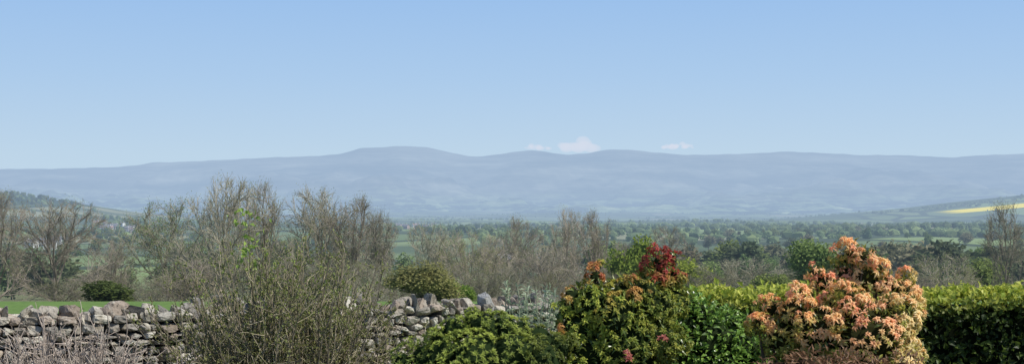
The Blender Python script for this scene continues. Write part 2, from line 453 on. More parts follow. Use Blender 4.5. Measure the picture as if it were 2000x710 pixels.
# valley trees : individuals up to a couple of km
pal = [((.10,.135,.06),(.18,.215,.09)), ((.14,.20,.06),(.25,.31,.10)), ((.075,.105,.055),(.125,.155,.075)), ((.19,.19,.105),(.27,.26,.15)), ((.11,.165,.065),(.20,.25,.095)), ((.085,.115,.06),(.145,.175,.085))]
VT = [leafy_proto(50+i, 520, .11, a, b, .12, 8, 'valley_tree') for i, (a, b) in enumerate(pal)]
vlab = ['dull green tree among the woods on the valley floor', 'fresh light green tree among the woods on the valley floor', 'very dark tree among the woods on the valley floor', 'brownish half bare tree among the woods on the valley floor', 'mid green tree among the woods on the valley floor', 'dark green tree among the woods on the valley floor']
def clear_at(px, py):
    return not (150 < px < 270 and 430 < py < 470)
n = 0
while n < 280:
    px = rng.uniform(1170, 2040) if rng.uniform() < .70 else rng.uniform(-30, 1200)
    Y = math.exp(rng.uniform(math.log(230), math.log(2400)))
    i = (0, 1, 2, 3, 4, 5, 3, 4)[rng.integers(0, 8)]; hm = rng.uniform(4.5, 12.5)
    X = (px-1000)/F*Y; zb = float(gz(X, Y)); base = HZ-(zb-E)*F/Y
    top = base-hm*F/Y
    if top < 438 or not clear_at(px, base): continue
    if abs(px-790) < 50 and 470 < base < 540: continue
    if math.sin(X/90+1)*math.sin(Y/130) > .35: continue          # open fields between the woods
    place(VT[i], px, top, hm*rng.uniform(.34, .75)*F/Y, Y, vlab[i], 'tree', 'trees on the valley floor', name='valley_tree'); n += 1

# far woods: one mass
def make_far_woods():
    r = np.random.default_rng(99); pts = []
    def patch(px, Y, wx, wy, n):
        X0 = (px-1000)/F*Y
        pts.extend(zip(X0+r.uniform(-1, 1, n)*wx, Y+r.normal(size=n)*wy, np.full(n, r.uniform(.8, 1.35))))
    for k in range(150):
        Y = math.exp(r.uniform(math.log(1500), math.log(11000)))
        patch(r.uniform(-150, 2150), Y, r.uniform(20, 210)*(Y/3000)**.8, r.uniform(4, 160), int(r.uniform(6, 28)))
    for px, Y, wx, wy, n in ((840,8200,160,60,60),(910,7000,70,40,40),(1310,8200,90,60,60),(1440,7000,200,60,70),(1330,5500,150,60,60),(1500,3600,150,80,60),(1750,3300,260,90,80),(1900,2600,160,90,90),(1300,3000,160,90,70),(1650,2400,240,120,100),(600,5000,300,80,80),(240,3000,90,40,26),(1000,9800,500,90,90),(1600,10200,600,90,90),(760,10400,400,80,70)): patch(px, Y, wx, wy, n)
    for k in range(340):   # wooded left hill
        X = r.uniform(-1800, -1150); Y = r.uniform(2900, 3900); pts.append((X, Y, .6))
    for k in range(120): pts.append((r.uniform(1500, 2400), r.uniform(5800, 6050), .8))
    pts = np.array(pts); N = len(pts)
    bv, bf = ICO1; nb = len(bv)
    z = gz(pts[:, 0], pts[:, 1]); h = r.uniform(4, 11.5, N); w = h*r.uniform(.4, .9, N)
    jit = 1+r.uniform(-.28, .28, (N, nb, 1))
    V = bv[None]*jit*np.stack([w, w, h*.55], 1)[:, None]+np.stack([pts[:, 0], pts[:, 1], z+h*.42], 1)[:, None]
    Fc = (bf[None]+(np.arange(N)*nb)[:, None, None]).reshape(-1, 3)
    c = mixc((.065,.095,.05), (.19,.22,.095), r.uniform(0, 1, N)**1.2)*pts[:, 2:3]
    parts = [(V.reshape(-1, 3), Fc, np.repeat(c, nb, 0))]
    q = np.repeat(np.stack([pts[:, 0], pts[:, 1], z+h*.45], 1), 14, 0); d = norm(r.normal(size=(N*14, 3)))
    q = q+d*np.repeat(np.stack([w, w, h*.58], 1), 14, 0)*.85
    Vl, Fl = leaves(q, norm(d+r.normal(size=d.shape)*.8), norm(d+np.array([0,0,.6])), 2.6, 2.2)
    parts.append((Vl, Fl, np.repeat(np.repeat(c*1.25, 14, 0), 5, 0)))
    V, Fc, cc = merge(parts)
    o = build('woodland', V, Fc, VLEAF, None, cc)
    tag(o, 'far hazy woods and hedgerow trees scattered over the valley between the near trees and the hills', 'woodland', kind='stuff')
make_far_woods()

# ---------------------------------------------------------------- houses
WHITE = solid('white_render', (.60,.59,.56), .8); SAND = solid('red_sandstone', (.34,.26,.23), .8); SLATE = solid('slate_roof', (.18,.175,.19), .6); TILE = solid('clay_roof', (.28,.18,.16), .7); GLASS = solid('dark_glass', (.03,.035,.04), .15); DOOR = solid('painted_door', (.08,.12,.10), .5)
def box(x0, x1, y0, y1, z0, z1):
    V = np.array([[x, y, z] for z in (z0, z1) for y in (y0, y1) for x in (x0, x1)], float)
    return V, np.array([[0,2,3,1],[4,5,7,6],[0,1,5,4],[2,6,7,3],[0,4,6,2],[1,3,7,5]])
def house_proto(w, d, h, rh, wm, rm, nw):
    root = empty('house', (0,0,0))
    V, Fc = box(-w/2, w/2, -d/2, d/2, -3, h)
    V = np.concatenate([V, [[-w/2+.01, 0, h+rh-.25], [w/2-.01, 0, h+rh-.25]]])
    build('wall', V, [Fc, np.array([[4,6,8],[5,9,7]])], wm, root, local=True)
    o = .4
    Vr = np.array([[-w/2-o,-d/2-o,h-.15],[w/2+o,-d/2-o,h-.15],[w/2+o,0,h+rh],[-w/2-o,0,h+rh],[w/2+o,d/2+o,h-.15],[-w/2-o,d/2+o,h-.15]])
    Vr = np.concatenate([Vr, Vr+np.array([0,0,.22])])
    rf = build('roof', Vr, np.array([[0,1,2,3],[3,2,4,5],[6,9,8,7],[9,11,10,8],[0,6,7,1],[5,4,10,11],[1,7,8,2],[2,8,10,4],[0,3,9,6],[3,5,11,9]]), rm, root, local=True)
    for sx in ((-1, 1) if w > 8 else (1,)):
        Vc, Fcc = box(sx*w/2*.86-.45, sx*w/2*.86+.45, -.4, .4, h+rh*.6, h+rh+1.2); build('chimney', Vc, Fcc, wm, rf, local=True)
    for fl in range(2 if h > 4 else 1):
        for i in range(nw):
            x = -w/2+w*(i+.5)/nw; z = 1+fl*2.6
            if fl == 0 and i == nw//2:
                Vw, Fw = box(x-.5, x+.5, -d/2-.05, -d/2+.1, 0, 2.1); build('door', Vw, Fw, DOOR, root, local=True)
            else:
                Vw, Fw = box(x-.55, x+.55, -d/2-.05, -d/2+.1, z, z+1.3); build('window', Vw, Fw, GLASS, root, local=True)
    return root
HP = [house_proto(10, 7, 5.2, 2.6, WHITE, SLATE, 3), house_proto(12, 8, 5, 3, SAND, SLATE, 3), house_proto(9, 7, 5, 2.8, WHITE, TILE, 3), house_proto(30, 9, 3.2, 2.6, SAND, SLATE, 5)]
hl = ['white house with a grey roof', 'pink sandstone house with a grey roof', 'white house with a reddish roof']
def put_house(v, px, Y, label, group=None, rz=0, dz=0):
    X = (px-1000)/F*Y; z = float(gz(X, Y))+dz; p = HP[v]
    if p.name not in protos_used:
        protos_used[p.name] = 1; p.location = (X, Y, z); p.rotation_euler = (0,0,rz); tag(p, label, 'house', group); return p
    return dup(p, (X, Y, z), (1,1,1), rz, label, 'house', group)
for i in range(18):
    v = (0, 1, 2, 1)[i % 4]; put_house(v, rng.uniform(165, 262), rng.uniform(1900, 2650), hl[v]+' in the small far village at left', 'houses of the left village', rng.uniform(-.7, .7))
for i in range(12):
    v = (i+1) % 3; put_house(v, rng.uniform(765, 850), rng.uniform(2500, 3300), hl[v]+' in the middle far village', 'houses of the middle village', rng.uniform(-.7, .7))
for i, (px, Y) in enumerate(((62,1250),(82,1330),(98,1180),(110,1420))):
    put_house(0, px, Y, 'white house glimpsed through the twigs of the broad bare tree', 'white houses behind the broad bare tree', rng.uniform(-.5, .5))
put_house(3, 1012, 760, 'long low stone barn roof seen behind the middle bare trees', None, .05, 1)
put_house(2, 1504, 1000, 'white house alone among the valley trees above the hedge', None, .2, 1)

# ---------------------------------------------------------------- dry stone wall
def cube_grid(n=5):
    bm = bmesh.new(); bmesh.ops.create_cube(bm, size=2); bmesh.ops.subdivide_edges(bm, edges=bm.edges[:], cuts=n-1, use_grid_fill=True)
    V = np.array([v.co[:] for v in bm.verts]); Fc = np.array([[v.index for v in f.verts] for f in bm.faces]); bm.free()
    return V, Fc
CG = cube_grid(8); CG3 = cube_grid(5)
def stone(r, half, pw=6, cuts=6, grid=CG, rough=.02, deep=0.):
    p = grid[0]; p = p/(np.abs(p)**pw).sum(1, keepdims=True)**(1/pw)
    for k in range(cuts):
        nn = r.normal(size=3); nn /= np.linalg.norm(nn); c = r.uniform(.72-deep, 1.05)*(np.abs(nn).sum()*.72)
        dd = np.maximum(p@nn-c, 0); p = p-dd[:, None]*nn
    p = p+r.normal(size=p.shape)*rough
    return p*np.array(half)
def rot(V, ax, a):
    c, s = math.cos(a), math.sin(a); i, j = {'x':(1,2),'y':(2,0),'z':(0,1)}[ax]
    W = V.copy(); W[:, i] = c*V[:, i]-s*V[:, j]; W[:, j] = s*V[:, i]+c*V[:, j]; return W
sm = M('wall_stone'); p_ = sm.pos(); c_ = sm.attr()
na = sm.noise(p_, 8, 8, .7); nb_ = sm.noise(p_, 24, 6, .7)
c2 = sm.mix(sm.math('MULTIPLY', sm.step(na, .52, .66), .8), c_, (.54,.51,.43)); c2 = sm.mix(sm.math('MULTIPLY', sm.step(nb_, .50, .66), .8), c2, (.06,.053,.043))
c2 = sm.mix(sm.math('MULTIPLY', sm.step(sm.noise(p_, 5, 5), .54, .68), .6), c2, (.165,.135,.085))
bp = sm.n('ShaderNodeBump'); bp.inputs['Strength'].default_value = .9; bp.inputs['Distance'].default_value = .025; sm.l(sm.noise(p_, 18, 8, .75), bp.inputs['Height'])
STONE = sm.fin(sm.principled(c2, .92, .15, bp.outputs[0]))
SPAL = np.array([[.33,.295,.245],[.41,.37,.30],[.24,.22,.19],[.33,.27,.215],[.49,.455,.38],[.29,.265,.225]])
A0 = np.array([-7.4, 12.65]); ang = math.atan2(3.0, 5.1); along = np.array([math.cos(ang), math.sin(ang)]); wl = 10.8
def wpos(s, v, z):  # along, depth, height -> world
    q = A0+along*s+np.array([-along[1], along[0]])*v
    return np.array([q[0], q[1], z])
def wtop(s): return E-1.155-(A0[0]+along[0]*s+5.1)*.018
wall = empty('stone_wall', wpos(wl/2, 0, -.05), 'grey dry stone wall with upright coping stones running across the garden edge', 'wall')
r = np.random.default_rng(5); parts = []
z = -.1; ci = 0
while z < 1.15:
    hgt = r.uniform(.055, .105); s = r.uniform(-.2, 0)
    while s < wl:
        w = r.uniform(.07, .21)
        top = wtop(s+w/2); zz = top-1.15+z
        V = stone(r, (w/2*1.04, .17, hgt/2*r.uniform(.9, 1.1)), pw=6, grid=CG3, cuts=7, rough=.025, deep=.14); V = rot(V, 'y', r.normal()*.10); V = rot(V, 'z', ang+r.normal()*.10)
        parts.append((V+wpos(s+w/2, .13+r.normal()*.025, zz+hgt/2+r.normal()*.008), CG3[1], SPAL[r.integers(0, 6)]*r.uniform(.75, 1.25))); s += w+.005
    z += hgt+.001
V, Fc, c = merge(parts); build('wall_face', V, Fc, STONE, wall, c)
Vc = []; 
for s in np.linspace(0, wl, 30):
    t = wtop(s)-.06
    for v in (.22, .5): Vc += [wpos(s, v, -.2), wpos(s, v, t)]
Vc = np.array(Vc); Fq = []
for i in range(29):
    a = i*4; b = a+4; Fq += [[a, a+1, b+1, b], [a+2, b+2, b+3, a+3], [a+1, a+3, b+3, b+1]]
build('wall_core', Vc, np.array(Fq), STONE, wall, (.06,.053,.045))
s = 0.0
while s < wl:
    w = r.uniform(.06, .16); hh = r.uniform(.13, .23)
    if r.uniform() < .25: hh *= .65
    V = stone(r, (w/2*1.28, r.uniform(.13, .18), hh/2*1.15), pw=8, cuts=13, rough=.012, deep=.3); V = rot(V, 'y', r.normal()*.30); V = rot(V, 'z', ang+r.normal()*.5)
    o = build('coping_stone', V+wpos(s+w/2, .17+r.normal()*.03, wtop(s)+hh/2-.04), CG[1], STONE, wall, SPAL[r.integers(0, 6)]*r.uniform(.65, 1.2)); s += w+r.uniform(-.02, .02)
s_ = next(s for s in np.linspace(0, wl, 400) if 1000+wpos(s, .2, 0)[0]/wpos(s, .2, 0)[1]*F > 940)
V = stone(r, (.09, .12, .20), pw=4, cuts=10, rough=.012, deep=.2); V[:, 0] *= 1-.45*np.clip(V[:, 2]/.2, -.3, 1); V = rot(V, 'y', -.2); V = rot(V, 'z', ang)
o = build('coping_stone', V+wpos(s_, .08, E+(HZ-594)/F*wpos(s_, .2, 0)[1]), CG[1], STONE, wall, (.35,.345,.33)); o['label'] = 'tall pointed grey coping stone standing above the others'

# ---------------------------------------------------------------- foreground shrubs
def lobes_w(lobes, Y0):
    out = []
    for px, py, rp, dy in lobes:
        out.append((P(px, py, Y0)+np.array([0, dy, 0]), rp*Y0/F))
    return out
def bumpy(L, r, dens, lo, hi, zmin=-9, o0=.62, o1=1.0):
    """many small sub-lobes sitting on the surface of the big lobes"""
    out = []
    for c, rad in L:
        if c[2] < zmin: out.append((c, rad)); continue
        for k in range(max(3, int(dens*(rad/.15)**2))):
            d = r.normal(size=3); d /= np.linalg.norm(d); out.append((c+d*rad*r.uniform(o0, o1), r.uniform(lo, hi)))
    return out
def surf(L, n, r, inner=.9):
    cen = np.array([c for c, _ in L]); rad = np.array([q for _, q in L])
    pr = rad**2/np.sum(rad**2); idx = r.choice(len(L), n*3, p=pr)
    d = norm(r.normal(size=(n*3, 3))); pt = cen[idx]+d*rad[idx][:, None]
    dist = np.linalg.norm(pt[:, None]-cen[None], axis=2)/rad[None]
    dist[np.arange(len(pt)), idx] = 9
    ok = dist.min(1) > inner
    return pt[ok][:n], d[ok][:n], idx[ok][:n]
def core(L, r, k=.8, c=(.012,.018,.008)):  # dark blobs that paint the shaded depth behind the leaves
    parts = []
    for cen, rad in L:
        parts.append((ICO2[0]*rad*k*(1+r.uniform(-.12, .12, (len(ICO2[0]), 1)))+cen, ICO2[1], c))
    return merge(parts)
def stems_to(L, base, r, n=3, rad=.014, c=(.10,.075,.055)):
    A, B, ra, rb = [], [], [], []
    for cen, rr in L:
        for k in range(n):
            b = base+np.array([r.normal()*.08, r.normal()*.08, 0]); e = cen+r.normal(size=3)*rr*.3; mid = (b+e)/2+r.normal(size=3)*.06
            A += [b, mid]; B += [mid, e]; ra += [rad, rad*.7]; rb += [rad*.7, rad*.3]
    V, Fc = tubes(A, B, np.array(ra), np.array(rb), 5); return V, Fc, c

def rosettes(pt, nrm, r, nl, L, W, colf, up=.5, spread=1.1, droop=.28):
    n = len(pt); ax = norm(nrm+np.array([0,0,up]))
    h = norm(r.normal(size=(n,3))); u = norm(np.cross(ax, h)); v = np.cross(ax, u)
    sz = r.uniform(.7, 1.25, n)
    Ps, Ds, Us, Ls, Ws, Cs = [], [], [], [], [], []
    for k in range(nl):
        a = 2*math.pi*k/nl*2.618+r.uniform(-.3, .3, n)
        t = spread*(.35+.65*k/nl)*r.uniform(.8, 1.2, n)
        rad = u*np.cos(a)[:, None]+v*np.sin(a)[:, None]
        D = ax*np.cos(t)[:, None]+rad*np.sin(t)[:, None]
        Ps.append(pt-ax*(L*.15*k/nl)); Ds.append(D); Us.append(ax*1.0+rad*.2)
        Ls.append(L*sz*r.uniform(.7, 1.15, n)*(.65+.35*k/nl)); Ws.append(W*sz*r.uniform(.8, 1.2, n)); Cs.append(colf(k/nl))
    V, Fc = leaves(np.concatenate(Ps), np.concatenate(Ds), np.concatenate(Us), np.concatenate(Ls), np.concatenate(Ws), .2, droop)
    return V, Fc, np.repeat(np.concatenate(Cs), 5, 0)

def fill_leaves(L, n, r, size, wid, c1, c2, lo=.7, hi=1.0):
    cen = np.array([c for c, _ in L]); rad = np.array([q for _, q in L]); idx = r.choice(len(L), n, p=rad**2/np.sum(rad**2))
    d = norm(r.normal(size=(n,3))); q = cen[idx]+d*(rad[idx]*r.uniform(lo, hi, n))[:, None]
    V, Fc = leaves(q, norm(d+r.normal(size=(n,3))*.8), norm(d+np.array([0,0,.8])+r.normal(size=(n,3))*.3), size*r.uniform(.7, 1.3, n), wid*r.uniform(.8, 1.2, n))
    return V, Fc, np.repeat(mixc(c1, c2, r.uniform(0, 1, n)), 5, 0)

# orange pieris
def orange_shrub():
    r = np.random.default_rng(41); Y0 = 9.0
    LB = [(1662,488,15,0),(1686,502,17,-.05),(1652,508,14,.05),(1655,542,24,.05),(1690,542,28,0),(1716,522,10,0),(1610,550,22,0),(1590,534,12,0),(1560,582,22,-.08),(1545,610,32,-.12),(1508,602,22,0),(1484,626,16,-.1),(1494,594,9,0),(1640,592,44,-.15),(1726,556,24,0),(1764,570,24,.05),(1780,608,18,0),(1732,616,46,-.2),(1590,638,52,-.2),(1672,652,72,-.25),(1774,546,11,.1),(1520,655,38,-.1),(1640,760,120,-.05),(1752,690,44,-.05),(1640,900,120,.05)]
    L0 = lobes_w(LB, Y0); base = P(1645, 0, Y0); base[2] = -.02
    L = L0+bumpy(L0, r, 8, .03, .066, zmin=E-1.05, o0=.8, o1=1.2)
    root = empty('pieris_shrub', base, 'rounded shrub covered in glowing peach and orange young leaves in front of the hedge', 'shrub')
    pt, nr, ix = surf(L, 3300, r, .95)
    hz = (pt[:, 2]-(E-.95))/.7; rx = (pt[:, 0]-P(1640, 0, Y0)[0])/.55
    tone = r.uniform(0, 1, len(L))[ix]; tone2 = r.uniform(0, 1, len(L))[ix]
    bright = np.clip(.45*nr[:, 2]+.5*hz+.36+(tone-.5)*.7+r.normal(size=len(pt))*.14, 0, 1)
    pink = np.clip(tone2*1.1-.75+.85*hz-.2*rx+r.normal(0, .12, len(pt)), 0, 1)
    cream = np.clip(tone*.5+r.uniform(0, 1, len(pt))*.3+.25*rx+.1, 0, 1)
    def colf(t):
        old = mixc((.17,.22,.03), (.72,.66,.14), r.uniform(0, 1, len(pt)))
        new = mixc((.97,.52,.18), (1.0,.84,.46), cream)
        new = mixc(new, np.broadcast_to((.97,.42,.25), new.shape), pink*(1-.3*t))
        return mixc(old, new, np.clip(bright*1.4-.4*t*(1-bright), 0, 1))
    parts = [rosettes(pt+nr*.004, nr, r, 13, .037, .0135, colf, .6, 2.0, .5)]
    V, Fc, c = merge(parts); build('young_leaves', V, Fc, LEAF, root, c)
    V, Fc, c = merge([fill_leaves(L0, 5000, r, .05, .017, (.06,.09,.018), (.32,.32,.055), .75, 1.04)]); build('old_leaves', V, Fc, GLOSS, root, c)
    V, Fc, c = core(L0, r, .75, (.025,.027,.009)); build('shade_core', V, Fc, DARK, root, c)
    V, Fc, c = stems_to(L0, base, r); build('stem', V, Fc, TWIG, root, c)
orange_shrub()

def red_shrub():
    r = np.random.default_rng(42); Y0 = 9.4
    LB = [(1168,520,8,0),(1163,540,14,0),(1120,578,22,-.05),(1148,572,22,0),(1110,605,24,-.05),(1160,595,38,-.1),(1200,572,22,0),(1225,562,22,.05),(1255,566,32,-.1),(1245,545,11,.03),(1292,508,18,0),(1314,500,12,.03),(1270,514,11,.03),(1285,535,26,.03),(1310,542,20,.05),(1275,598,42,-.1),(1318,588,30,.05),(1205,618,52,-.15),(1125,640,38,-.1),(1230,675,68,-.15),(1145,690,54,-.1),(1290,660,40,-.2),(1190,800,110,0),(1200,950,100,.05)]
    L0 = lobes_w(LB, Y0); base = P(1200, 0, Y0); base[2] = -.02
    L = L0+bumpy(L0, r, 8, .026, .052, zmin=E-1.1, o0=.8, o1=1.15)
    root = empty('pieris_shrub', base, 'shrub with dark red shoot tips over green and yellow leaves near the middle', 'shrub')
    pt, nr, ix = surf(L, 2700, r, .95)
    topz = E-(545-HZ)/F*Y0
    top = (pt[:, 2]-topz)/.16; rt = (pt[:, 0]-P(1215, 0, Y0)[0])/.25
    tone = r.uniform(0, 1, len(L))[ix]; tone2 = r.uniform(0, 1, len(L))[ix]
    redn = np.clip(.36+top*.55+np.clip(rt, -.4, 1)*.36+(tone-.5)*.7+r.normal(size=len(pt))*.12, 0, 1)
    redn = np.where(top < -1.6, redn*.3, redn)
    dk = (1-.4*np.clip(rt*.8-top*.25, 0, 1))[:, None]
    def colf(t):
        old = mixc((.17,.26,.034), (.66,.66,.11), r.uniform(0, 1, len(pt)))*dk
        old = mixc(old, np.broadcast_to((.84,.38,.15), old.shape), np.clip(tone2*1.4-.5+.4*top-.4*rt, 0, .85))
        new = mixc((.30,.03,.035), (.60,.12,.085), r.uniform(0, 1, len(pt)))
        return mixc(old, new, np.clip(redn*2.0-.7-.3*t, 0, 1))
    V, Fc, c = merge([rosettes(pt+nr*.004, nr, r, 12, .037, .0140, colf, .7, 1.9, .45)]); build('young_leaves', V, Fc, LEAF, root, c)
    for q in (P(1292, 660, 8.95), P(1228, 694, 8.95)):
        lp = np.repeat(q[None], 5, 0)+r.normal(size=(5,3))*.012
        V, Fc, c = merge([rosettes(lp, np.tile([[0,-.5,.7]], (5,1)), r, 11, .036, .011, lambda t: mixc((.46,.10,.10), (.62,.28,.20), r.uniform(0, 1, 5)), .3, 1.5)]); build('red_shoot', V, Fc, LEAF, root, c)
    V, Fc, c = merge([fill_leaves(L0, 4600, r, .055, .018, (.06,.105,.02), (.26,.30,.05), .75, 1.05)]); build('old_leaves', V, Fc, GLOSS, root, c)
    V, Fc, c = core(L0, r, .76, (.02,.03,.01)); build('shade_core', V, Fc, DARK, root, c)
    V, Fc, c = stems_to(L0, base, r); build('stem', V, Fc, TWIG, root, c)
red_shrub()

def glossy_shrub():
    r = np.random.default_rng(43); Y0 = 9.8
    LB = [(1335,596,34,0),(1370,618,32,-.05),(1420,634,32,0),(1455,642,28,0),(1320,638,45,-.05),(1390,666,56,-.12),(1450,682,44,-.1),(1320,695,55,-.1),(1478,694,32,-.05),(1400,740,80,-.1),(1400,860,110,0),(1400,980,90,0)]
    L0 = lobes_w(LB, Y0); base = P(1395, 0, Y0); base[2] = -.02
    L = L0+bumpy(L0, r, 5, .04, .07, zmin=E-1.2)
    root = empty('glossy_shrub', base, 'shrub with small glossy fresh green leaves between the red tipped and the orange shrub', 'shrub')
    V, Fc, c = merge([fill_leaves(L, 6500, r, .046, .026, (.12,.23,.034), (.30,.46,.085), .86, 1.22), fill_leaves(L0, 2500, r, .05, .026, (.05,.10,.018), (.10,.18,.03), .7, .95)])
    build('foliage', V, Fc, GLOSS, root, c)
    V, Fc, c = core(L0, r, .76, (.018,.028,.01)); build('shade_core', V, Fc, DARK, root, c)
    V, Fc, c = stems_to(L0, base, r); build('stem', V, Fc, TWIG, root, c)
glossy_shrub()

def conifer():
    r = np.random.default_rng(44); Y0 = 9.0
    LB = [(925,626,24,.05),(888,644,28,0),(860,662,26,0),(945,642,34,-.05),(985,644,30,0),(1015,654,30,.05),(1050,670,34,.05),(1082,687,34,.1),(832,696,30,-.1),(790,706,22,-.1),(872,696,44,-.15),(930,692,54,-.2),(1000,695,54,-.15),(1050,710,50,-.1),(795,745,42,-.15),(900,750,76,-.2),(1000,780,90,-.15),(880,880,130,0),(1000,900,130,0)]
    L0 = lobes_w(LB, Y0); base = P(930, 0, Y0); base[2] = -.02
    L = L0+bumpy(L0, r, 7, .035, .072, zmin=E-1.3, o0=.85, o1=1.18)
    root = empty('dwarf_conifer', base, 'low spreading dark green conifer in front of the middle of the wall', 'shrub')
    pt, nr, ix = surf(L, 6500, r, .95)
    tone = r.uniform(0, 1, len(L))[ix]; br = np.clip(tone*.45+r.uniform(0, .25, len(pt))+.45*nr[:, 2]+.05, 0, 1)  # upward-facing sprays coloured brighter, as if sunlit
    shade = 1-.45*np.clip((pt[:, 0]-P(1015, 0, Y0)[0])/.12, 0, 1)  # right end darkened in the leaf colour, like a neighbour's shadow
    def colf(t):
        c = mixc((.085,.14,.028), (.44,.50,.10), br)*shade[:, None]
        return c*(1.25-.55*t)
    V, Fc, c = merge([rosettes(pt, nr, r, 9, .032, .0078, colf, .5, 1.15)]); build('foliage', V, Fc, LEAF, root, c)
    V, Fc, c = core(L0, r, .86, (.016,.028,.009)); build('shade_core', V, Fc, DARK, root, c)
    V, Fc, c = stems_to(L0, base, r, 2); build('stem', V, Fc, TWIG, root, c)
conifer()

def hedge():
    r = np.random.default_rng(45); Yf = 11.8; x0, x1 = 1.35, 6.2; topz = E-.775; dep = .75
    base = np.array([(x0+x1)/2, Yf+dep/2, -.02])
    root = empty('garden_hedge', base, 'clipped hedge with sunlit yellow green top and deep shaded front at the right', 'hedge')
    n = 17000; x = r.uniform(x0, x1, n)
    bump = .008*np.sin(x*3.1)+.009*np.sin(x*7.7+1)+.009*np.sin(x*15)+.008*np.sin(x*31+2)
    which = r.uniform(0, 1, n)
    tz = topz+bump
    pt = np.empty((n,3)); d = np.empty((n,3))
    ft = which < .42
    u = r.uniform(0, 1, n)
    pt[:, 0] = x
    pt[:, 1] = np.where(ft, Yf+u*dep, np.where(which < .92, Yf, Yf+dep)); zr = tz-(u**1.3)*1.55
    edge = np.clip(1-np.minimum(u, 1-u)/.15, 0, 1)*.05
    pt[:, 2] = np.where(ft, tz-edge, zr)
    d[:] = np.where(ft[:, None], [[0,0,1]], np.where((which < .92)[:, None], [[0,-1,0]], [[0,1,0]]))
    lump = (np.sin(pt[:, 0]*9+pt[:, 2]*7)+np.sin(pt[:, 0]*4.3-pt[:, 2]*11+2)+.8*np.sin(pt[:, 0]*23+pt[:, 2]*19))*np.where(ft, .007, .035)
    pt = pt+d*(r.normal(size=(n,1))*np.where(ft, .024, .05)[:, None]+lump[:, None])+r.normal(size=(n,3))*.01
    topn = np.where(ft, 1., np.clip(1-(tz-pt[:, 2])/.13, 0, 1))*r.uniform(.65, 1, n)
    D = norm(d*np.where(ft, .3, .6)[:, None]+r.normal(size=(n,3))*.7+np.array([0,0,.2])); U = norm(d+np.array([0,0,.5])+r.normal(size=(n,3))*.5)
    sz = r.uniform(.7, 1.45, n)
    V, Fc = leaves(pt, D, U, .054*sz, .037*sz)
    c = mixc(mixc((.025,.045,.010), (.11,.165,.028), r.uniform(0, 1, n)**2), mixc((.27,.36,.042), (.70,.69,.13), r.uniform(0, 1, n)), topn)  # sunlit top and shaded front painted into the leaf colours
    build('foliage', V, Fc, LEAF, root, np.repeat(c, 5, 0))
    Vb, Fb = box(x0+.06, x1-.06, Yf+.10, Yf+dep-.10, .05, topz-.10); build('shade_core', Vb, Fb, DARK, root, (.008,.012,.005))  # near-black box paints the shade inside the hedge
    A = np.stack([r.uniform(x0+.1, x1-.1, 60), r.uniform(Yf+.15, Yf+dep-.15, 60), np.full(60, -.02)], 1); B = A+np.stack([r.normal(size=60)*.15, r.normal(size=60)*.05, np.full(60, 1.4)], 1)
    V, Fc = tubes(A, B, np.full(60, .02), np.full(60, .01), 5); build('stem', V, Fc, TWIG, root, (.09,.07,.05))
hedge()

